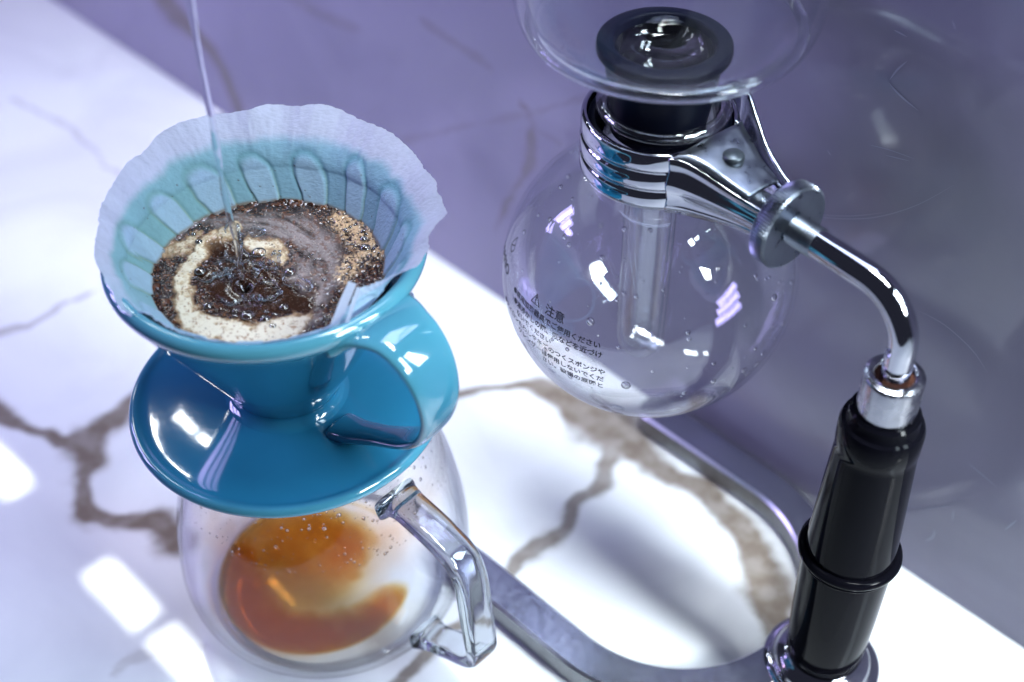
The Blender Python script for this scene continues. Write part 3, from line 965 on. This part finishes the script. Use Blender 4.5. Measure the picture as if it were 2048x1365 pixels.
Ccol = np.exp(-kk_ * np.array([.10, .30, .80]))
Vv = np.stack([X, Y, (fbm(px / 30, py / 24, 15, 3) - .5) * .10], -1).reshape(-1, 3)
i_, j_ = np.meshgrid(np.arange(nr - 1), np.arange(na), indexing='ij')
F = np.stack([(i_ * na + j_).ravel(), ((i_ + 1) * na + j_).ravel(), ((i_ + 1) * na + (j_ + 1) % na).ravel(), (i_ * na + (j_ + 1) % na).ravel()], 1)
me = mesh('brewed_coffee', Vv, F)
set_color(me, 'film', Ccol.reshape(-1, 3))
M['brew'] = thin_glass('brewed_coffee', tint=(1, 1, 1), edge=.9, attr='film', bump=.12, bscale=300, bdist=.0004)
brew = link('brewed_coffee', me, M['brew'])
brew.location = Vector((brew_c[0], brew_c[1], 6.5)) * S
tag(brew, 'shallow pool of amber brewed coffee in the bottom of the glass server', 'coffee')
# condensation inside the carafe shoulder
mb = MB()
for _ in range(380):
    z = RNG.uniform(74, 106); an = RNG.normal(-1.2, .8)
    r = float(np.interp(z, cp[60:, 1], cp[60:, 0])) - 2.0
    s0 = abs(RNG.normal()) * .28 + .16
    nrm = (math.cos(an), math.sin(an), .3)
    mb.add(*blob((r * math.cos(an), r * math.sin(an), z), s0, .5, 6, 4, frame_to(nrm)))
tag(mb.obj('droplets', M['drop'], carafe), kind='stuff')

# ------------------------------------------------------------------ siphon: flask
FC = (56.0, 441.0)
flask = tag(empty('siphon_flask', (FC[0], FC[1], 89)), 'clear spherical glass siphon flask with printed Japanese warning, clamped above the steel base', 'glass flask')
Z0 = 89


def sph_profile(R, zc, rn, ztop, lip=True):
    pts = [(0, -R + .8), (8, -R + .9)]
    a0 = math.asin(14 / R); a1 = math.pi - math.asin((rn + 2.5) / R)
    for t in np.linspace(a0, a1, 60):
        pts.append((R * math.sin(t), -R * math.cos(t)))
    pts = [(r, z + zc) for r, z in pts]
    zt = pts[-1][1]
    pts += [(rn + .9, zt + 2.2), (rn, zt + 5), (rn, ztop - 6), (rn + .3, ztop - 3)]
    return pts


po = sph_profile(60, 149, 23.0, 232)
V, F = lathe([(r, z - Z0) for r, z in po], 160)
MB().add(V, F).obj('body', M['glass'], flask)
pi_ = sph_profile(58.4, 149, 21.4, 232)
V, F = lathe([(r, z - Z0) for r, z in pi_], 160)
MB().add(V, F).obj('inner_wall', M['glass'], flask)
MB().add(*tube([(22.8 * math.cos(t), 22.8 * math.sin(t), 230.0 - Z0) for t in np.linspace(0, 2 * np.pi, 129)], 2.5, 18, False)).obj('lip', thin_glass('lip_glass', gain=5.0, edge=.6, bump=.5, bscale=60), flask)
# printed warning wrapped on the glass
def wrap_text(body, size, lat, lon, align, R=60.15, name='lettering', bold=0.0):
    cu = bpy.data.curves.new('t', 'FONT'); cu.body = body; cu.size = size; cu.align_x = align; cu.offset = bold; cu.resolution_u = 3
    o = bpy.data.objects.new('t', cu); col.objects.link(o)
    dg = bpy.context.evaluated_depsgraph_get()
    me = bpy.data.meshes.new_from_object(o.evaluated_get(dg))
    bpy.data.objects.remove(o)
    V = np.array([v.co[:] for v in me.vertices])
    if not len(V): return None
    F = [tuple(p.vertices) for p in me.polygons]
    la = math.radians(lat) + V[:, 1] / R
    lo = math.radians(lon) + V[:, 0] / (R * math.cos(math.radians(lat)))
    W = np.stack([R * np.cos(la) * np.cos(lo), R * np.cos(la) * np.sin(lo), R * np.sin(la) + 149 - Z0], -1)
    m2 = mesh(name, W, F)
    return link(name, m2, M['ink'], flask, False)


rows = [('●専用加熱器具でご使用ください', 8.0, -112.5), ('●湯沸かしの際、顔などを近づけ', 4.0, -111.5), ('ないでください', 0.0, -133), ('●ナイロンたわしやキズのつくスポンジや', -4.0, -110.0), ('クレンザーは使用しないでくだ', -8.0, -110.5), ('さい。破損の原因と', -12.0, -110.5)]
for body, lat, lon in rows:
    wrap_text(body, 3.2, lat, lon, 'RIGHT', bold=.07)
wrap_text('注意', 5.0, 12.2, -138.0, 'LEFT', bold=.06)
wrap_text('HARIO', 6.0, 8.5, -166, 'RIGHT', bold=.12)
tri = MB()


def on_flask(x, y, lat, lon, R=60.15):
    la = math.radians(lat) + y / R; lo = math.radians(lon) + x / (R * math.cos(math.radians(lat)))
    return (R * math.cos(la) * math.cos(lo), R * math.cos(la) * math.sin(lo), R * math.sin(la) + 149 - Z0)


def ring_mark(outer, innr, lat, lon, mb):
    n = len(outer)
    V = [on_flask(x, y, lat, lon) for x, y in outer] + [on_flask(x, y, lat, lon) for x, y in innr]
    mb.add(V, [(i, (i + 1) % n, n + (i + 1) % n, n + i) for i in range(n)])


T0 = [(-2.8, 0), (2.8, 0), (0, 5)]
cxy = (0, 1.67)
ring_mark(T0, [(cxy[0] + (x - cxy[0]) * .76, cxy[1] + (y - cxy[1]) * .76) for x, y in T0], 12.2, -143.5, tri)
tri.add([on_flask(x, y, 12.2, -143.5) for x, y in ((-.25, 1.6), (.25, 1.6), (.35, 3.6), (-.35, 3.6))], [(0, 1, 2, 3)])
tri.add([on_flask(x, y, 12.2, -143.5) for x, y in ((-.3, .8), (.3, .8), (.3, 1.3), (-.3, 1.3))], [(0, 1, 2, 3)])
tri.obj('warning_mark', M['ink'], flask, False)
lg = MB()
sh = [(2.2 * math.cos(t) * (1 if math.sin(t) < 0 else (1 - .75 * math.sin(t))), 3.0 * math.sin(t) + (1.6 if math.sin(t) > 0 else 0) * math.sin(t)) for t in np.linspace(0, 2 * np.pi, 24, endpoint=False)]
ring_mark(sh, [(x * .8, y * .84) for x, y in sh], 20.5, -170, lg)
lg.add([on_flask(x, y, 20.5, -170) for x, y in ((-1.7, -.6), (-1.5, -1.0), (1.6, .9), (1.4, 1.3))], [(0, 1, 2, 3)])
lg.obj('maker_mark', M['ink'], flask, False)
mb = MB()
for _ in range(150):
    la = math.radians(RNG.uniform(-50, 55)); lo = RNG.uniform(-math.pi, 0) if RNG.rand() < .75 else RNG.uniform(0, math.pi)
    s0 = abs(RNG.normal()) * .5 + .32
    n3 = np.array([math.cos(la) * math.cos(lo), math.cos(la) * math.sin(lo), math.sin(la)])
    mb.add(*blob(n3 * 57.6 + np.array([0, 0, 149 - Z0]), s0, .6, 8, 5, frame_to(n3)))
for lon, lat, r in ((-110, -47, 3.0), (-75, -45, 3.2), (-145, -32, 1.8), (-40, -12, 1.4), (-35, -25, 1.6), (-50, -36, 1.5)):
    la, lo = math.radians(lat), math.radians(lon)
    n3 = np.array([math.cos(la) * math.cos(lo), math.cos(la) * math.sin(lo), math.sin(la)])
    mb.add(*blob(n3 * 57.4 + np.array([0, 0, 149 - Z0]), r, .35, 16, 8, frame_to(n3)))
tag(mb.obj('droplets', M['drop'], flask), kind='stuff')
# ------------------------------------------------------------------ siphon: upper chamber
chamber = tag(empty('siphon_chamber', (54, 438, 228)), 'clear glass upper siphon bowl with black rubber stopper, sitting on top of the flask', 'glass bowl')
Zc0 = 228
bo = smooth_profile([(9, 256), (14, 258.5), (24, 259.6), (33, 259.8), (42, 260.6), (48, 263.2), (52, 268.5), (54.2, 277), (55.3, 290), (55.6, 310), (55.6, 335), (55.6, 362)], 8)
MB().add(*lathe([(r, z - Zc0) for r, z in bo], 144)).obj('bowl', M['bowl'], chamber)
bi = bo.copy(); bi[:, 0] -= np.interp(bo[:, 1], [256, 268, 290], [2.5, 4.6, 2.4]); bi[:, 1] += np.interp(bo[:, 0], [9, 48, 55], [2.6, 3.2, 0])
MB().add(*lathe([(r, z - Zc0) for r, z in bi], 144)).obj('inner_wall', M['bowl'], chamber)
MB().add(*tube([(54.4 * math.cos(t), 54.4 * math.sin(t), 362 - Zc0) for t in np.linspace(0, 2 * np.pi, 129)], 1.7, 12, False)).obj('rim', M['solid'], chamber)
# thick heel where the wall turns into the floor
MB().add(*tube([(47.6 * math.cos(t), 47.6 * math.sin(t), 265.8 - Zc0) for t in np.linspace(0, 2 * np.pi, 129)], 2.2, 12, False)).obj('heel', M['solid'], chamber)
st = [(0, 222), (16.5, 222), (17.5, 224), (20.5, 245), (21.0, 250), (22.6, 252.4), (24.3, 254.4), (24.3, 256.6), (23.6, 257.8), (19.2, 258.2), (18.2, 257.2), (17.6, 255)]
MB().add(*lathe([(r, z - Zc0) for r, z in smooth_profile(st, 3)], 96)).obj('stopper', M['rubber'], chamber)
st = [(17.8, 255.4), (16.6, 252.0), (15.5, 251.0), (14.0, 250.6), (12, 245), (9, 240), (0, 238)]
MB().add(*lathe([(r, z - Zc0) for r, z in st], 72)).obj('throat', M['hole'], chamber)
tp = [(10.2, 224), (10.2, 150), (10.0, 122), (9.2, 114), (7.0, 109.5), (3.5, 107), (0, 106.3)]
MB().add(*lathe([(r, z - Zc0) for r, z in smooth_profile(tp, 5)], 64)).obj('stem', thin_glass('stem_glass', gain=2.6, edge=.25, bump=.3, bscale=40), chamber)
tp2 = [(8.4, 224), (8.4, 150), (8.2, 124), (7.4, 116.5), (5, 112.5), (0, 110)]
MB().add(*lathe([(r, z - Zc0) for r, z in smooth_profile(tp2, 5)], 64)).obj('stem_lining', bpy.data.materials['stem_glass'], chamber)

# ------------------------------------------------------------------ siphon: stand
PC = (131.0, 346.0)
stand = tag(empty('siphon_stand', (PC[0], PC[1], 0)), 'chrome siphon stand with black handle, bent arm, neck clamp and U shaped foot', 'stand')


def su(u, w, z):     # along-wall coordinates relative to the stand
    return ((u + w) / R2 - PC[0], (w - u) / R2 - PC[1], z)


# U-shaped foot: inner radius 57.6 about (u=-232, w=336.2)
uc, wc, ri, ro = -231.0, 334.4, 57.2, 74.9
cl = []
end_u = -306.0
half_w = (ro - ri) / 2; rm = (ri + ro) / 2
path = []
for u_ in np.linspace(end_u + 8, uc, 26):
    path.append((u_, wc + rm, 1))
for t in np.linspace(math.pi / 2, -math.pi / 2, 60)[1:-1]:
    path.append((uc + rm * math.cos(t), wc + rm * math.sin(t), 1))
for u_ in np.linspace(uc, end_u + 8, 26):
    path.append((u_, wc - rm, 1))
P = np.array(path)[:, :2]
P0, P1 = P[0], P[-1]
# rounded ends
def end_cap(p, sgn):
    pts = []
    for t in np.linspace(0, math.pi / 2, 7)[1:]:
        pts.append((p[0] - 8 * math.sin(t), p[1], math.cos(t)))
    return pts


first = [(x, y, c_) for x, y, c_ in end_cap(P0, 1)][::-1]
last = [(x, y, c_) for x, y, c_ in end_cap(P1, 1)]
full = [(x, y, max(c_, .12)) for x, y, c_ in first] + [(x, y, 1.0) for x, y in P] + [(x, y, max(c_, .12)) for x, y, c_ in last]
Q = np.array(full)
T = np.gradient(Q[:, :2], axis=0); T /= np.linalg.norm(T, axis=1)[:, None]
sec = [(-.5, 1.9), (-.5, 12.0), (-.435, 13.2), (.435, 13.2), (.5, 12.0), (.5, 1.9), (.46, 1.2), (-.46, 1.2)]
V = []
for i in range(len(Q)):
    nn = np.array([-T[i][1], T[i][0]])
    for a_, z_ in sec:
        p = Q[i, :2] + nn * a_ * (ro - ri) * (Q[i, 2] ** .5 * .6 + .4 * Q[i, 2])
        V.append(su(p[0], p[1], z_))
ns = len(sec)
F = [(i * ns + j, i * ns + (j + 1) % ns, (i + 1) * ns + (j + 1) % ns, (i + 1) * ns + j) for i in range(len(Q) - 1) for j in range(ns)]
F += [tuple(range(ns))[::-1], tuple((len(Q) - 1) * ns + j for j in range(ns))]
ft = MB().add(V, F).obj('foot', M['steel'], stand, True)
Vp = []
for i in range(len(Q)):
    nn = np.array([-T[i][1], T[i][0]])
    for a_, z_ in ((-.43, .05), (-.43, 1.3), (.43, 1.3), (.43, .05)):
        p = Q[i, :2] + nn * a_ * (ro - ri) * (Q[i, 2] ** .5 * .6 + .4 * Q[i, 2])
        Vp.append(su(p[0], p[1], z_))
ft.data.materials.append(principled('steel_side_shade', (.30, .31, .33), rough=.30, metal=1.0, rough_noise=.1, rscale=200, color_noise=.3))  # shaded reflection of the upright faces put into a darker steel
ft.data.materials.append(principled('edge_highlight', (.92, .93, .96), rough=.30, metal=1.0))  # bevel highlight put into a brighter steel colour
for pi in range((len(Q) - 1) * ns):
    if pi % ns in (0, 4):
        ft.data.polygons[pi].material_index = 1
    if pi % ns in (1, 3):
        ft.data.polygons[pi].material_index = 2
MB().add(Vp, [(i * 4 + j, i * 4 + (j + 1) % 4, (i + 1) * 4 + (j + 1) % 4, (i + 1) * 4 + j) for i in range(len(Q) - 1) for j in range(4)]).obj('contact_shadow_strip', M['rubber'], stand)  # dark strip added under the foot to draw its contact shadow line
md = ft.modifiers.new('edges', 'EDGE_SPLIT'); md.split_angle = math.radians(28)
MB().add(*lathe([(24.5, .05), (24.5, 12.5), (23.8, 13.9), (21.5, 14.2), (20.8, 14.6), (20.5, 16), (19, 18.5), (15.5, 21), (12, 22), (0, 22)], 72)).obj('collar', M['chrome'], stand)
hpz = [(0, 18.6), (14.4, 18.6), (15.2, 20), (16.0, 24), (16.9, 50), (17.5, 80), (17.5, 88), (17.2, 96), (16.2, 120), (15.0, 146), (14.9, 149), (15.3, 150), (15.3, 158.5), (14.6, 160.5), (13.4, 161.2), (12.8, 163), (12.6, 165.4), (11.5, 166.4), (0, 166.4)]
g_ = MB().add(*lathe(hpz, 96)).obj('grip', M['black'], stand)
g_.modifiers.new('edges', 'EDGE_SPLIT').split_angle = math.radians(40)
MB().add(*tube([(17.9 * math.cos(t), 17.9 * math.sin(t), 88.5) for t in np.linspace(0, 2 * np.pi, 97)], 2.2, 14, False)).obj('ring', M['black'], stand)
MB().add(*tube([(17.6 * math.cos(t), 17.6 * math.sin(t), 84.8) for t in np.linspace(0, 2 * np.pi, 97)], 1.0, 12, False)).obj('ring', M['black'], stand)
fr_ = [(10.2, 164), (10.6, 166), (10.6, 181.5), (10.0, 183.3), (8.6, 183.9), (7.2, 183.4), (6.6, 182.2)]
MB().add(*lathe(smooth_profile(fr_, 3), 64)).obj('ferrule', M['ferrule'], stand)
MB().add(*lathe([(6.7, 182.3), (5.6, 180.8), (4.9, 180.6)], 48)).obj('rust_ring', M['rust'], stand)
# bent arm
K = np.array([FC[0] - 1.5 - PC[0], FC[1] - 3 - PC[1]]); Lk = np.linalg.norm(K); K /= Lk        # towards the flask
SKd = np.array([-K[1], K[0]])
ZA = 215.0
pth = [(0, 0, z) for z in np.linspace(176, 196, 6)]
for t in np.linspace(0, math.pi / 2, 14):
    r_ = 19.0
    pth.append((K[0] * r_ * (1 - math.cos(t)), K[1] * r_ * (1 - math.cos(t)), 196 + r_ * math.sin(t)))
for s_ in np.linspace(22, 62, 8):
    pth.append((K[0] * s_, K[1] * s_, ZA + .0 * s_))
MB().add(*tube(pth, 5.2, 28)).obj('arm', M['chrome'], stand)
# thread: ridged rod next to the knob
tv = []
for i, s_ in enumerate(np.linspace(41, 70, 160)):
    tv.append((K[0] * s_, K[1] * s_, ZA))
MB().add(*tube(tv, 5.35 + .45 * np.sin(np.arange(160) * 1.25), 28)).obj('thread', M['zinc'], stand)


def disc_along(s0, s1, R, knurl=0, name='knob', m=None, bev=.8, n=252):
    V = []
    prof = [(s0, 0.01), (s0, R - bev), (s0 + bev, R), (s1 - bev, R), (s1, R - bev), (s1, 0.01)]
    for s_, r_ in prof:
        for j in range(n):
            t = 2 * math.pi * j / n
            rr_ = r_ * (1 - (knurl / R if (j % 3 == 0 and r_ >= R - bev) else 0))
            V.append((K[0] * s_ + SKd[0] * rr_ * math.cos(t), K[1] * s_ + SKd[1] * rr_ * math.cos(t), ZA + rr_ * math.sin(t)))
    F = [(i * n + j, i * n + (j + 1) % n, (i + 1) * n + (j + 1) % n, (i + 1) * n + j) for i in range(len(prof) - 1) for j in range(n)]
    o = MB().add(V, F).obj(name, m, stand)
    o.modifiers.new('edges', 'EDGE_SPLIT').split_angle = math.radians(38)
    return o


disc_along(51.5, 58.5, 16.2, .55, 'knob', M['zinc'])
# clamp band round the neck, three raised ridges
NC = np.array([FC[0] - 1.5 - PC[0], FC[1] - 3 - PC[1]])
band = [(26.6, 204.6), (28.0, 204.2), (28.9, 205.2), (29.3, 207), (29.3, 210.6), (28.6, 212), (28.6, 213), (29.4, 214.4), (29.4, 218.6), (28.6, 220), (28.6, 221), (29.3, 222.4), (29.3, 226), (29.0, 228), (28.2, 228.8), (27.0, 228.6)]
Vb, Fb = lathe(smooth_profile(band, 3), 160)
MB().add(*lathe([(r_ , z_) for r_, z_ in ((24.0, 206), (26.4, 206), (26.6, 226.2), (24.2, 226.6))], 96)).obj('liner', M['rubber'], stand).location = (NC[0] * S, NC[1] * S, 0)
# open the band at the side of the arm
ka = math.atan2(-K[1], -K[0])
ang_v = np.arctan2(Vb[:, 1], Vb[:, 0])
dif = np.abs((ang_v - ka + math.pi) % (2 * math.pi) - math.pi)
keep = dif > math.radians(34)
Fb = [q for q in Fb if all(keep[i] for i in q)]
Vb2 = Vb + np.array([NC[0], NC[1], 0])
ob = MB().add(Vb2, Fb).obj('clamp_band', M['chrome'], stand)
so = ob.modifiers.new('wall', 'SOLIDIFY'); so.thickness = .0012; so.offset = -1
# two jaws running from the band to the knob
for sg in (-1, 1):
    pts = []
    ctrl = [(-(29.0) * math.cos(math.radians(37)), 29.0 * math.sin(math.radians(37)), 204.6, 228.6), (-27.5, 14.5, 205, 228), (-33, 12.2, 205.6, 226.5), (-42, 9.6, 207.0, 223.6), (-52, 7.6, 208.4, 221.6), (-66, 6.2, 209.2, 220.8)]
    ctrl = np.array(ctrl)
    cs = smooth_profile(ctrl, 6)
    Vj, nj = [], 9
    for a_, b_, z0_, z1_ in cs:
        for j in range(nj):
            t = j / (nj - 1)
            off = b_ + .9 * math.sin(math.pi * t) + .55 * math.cos(t * 4 * math.pi)
            bx = NC + (-K) * (-a_) + SKd * (sg * off)
            Vj.append((bx[0], bx[1], z0_ + (z1_ - z0_) * t))
    Fj = [tuple(q) for q in grid_faces(len(cs), nj)]
    oj = MB().add(Vj, Fj).obj('jaw', M['chrome'], stand)
    so = oj.modifiers.new('wall', 'SOLIDIFY'); so.thickness = .0014; so.offset = 0
# top plate between the jaws, with a rivet
cs = smooth_profile([(24.5, 17.5, 228.3), (28, 14.8, 228.6), (34, 12.4, 227.4), (42, 9.8, 224.6), (52, 7.8, 222.4)], 6)
Vj = []
for a_, b_, z_ in cs:
    for t in np.linspace(-1, 1, 9):
        bx = NC - K * a_ + SKd * (b_ * t)
        Vj.append((bx[0], bx[1], z_ + .6 * (1 - t * t)))
oj = MB().add(Vj, [tuple(q) for q in grid_faces(len(cs), 9)]).obj('top_plate', M['zinc'], stand)
so = oj.modifiers.new('wall', 'SOLIDIFY'); so.thickness = .0014; so.offset = 0
bx = NC - K * 37
V, F = lathe([(0, 3.2), (3.3, 3.1), (3.9, 2.5), (3.9, 0), (0, -.2)], 32)
MB().add(V + np.array([bx[0], bx[1], 226.6]), F).obj('rivet', M['rivet'], stand)
# release lever standing up behind the neck
ctrl = np.array([(4, 31, 214, 230), (12, 30, 214, 234), (20, 25, 216, 235), (30, 19.5, 217, 231), (40, 15, 216, 226), (54, 10.5, 214, 222)])
cs = smooth_profile(ctrl, 6)
Vj = []
for a_, b_, z0_, z1_ in cs:
    for j in range(7):
        t = j / 6
        bx = NC - K * a_ + SKd * (-(b_ + 1.6 * math.sin(math.pi * t)))
        Vj.append((bx[0], bx[1], z0_ + (z1_ - z0_) * t))
oj = MB().add(Vj, [tuple(q) for q in grid_faces(len(cs), 7)]).obj('lever', M['steel'], stand)
so = oj.modifiers.new('wall', 'SOLIDIFY'); so.thickness = .0016; so.offset = 0
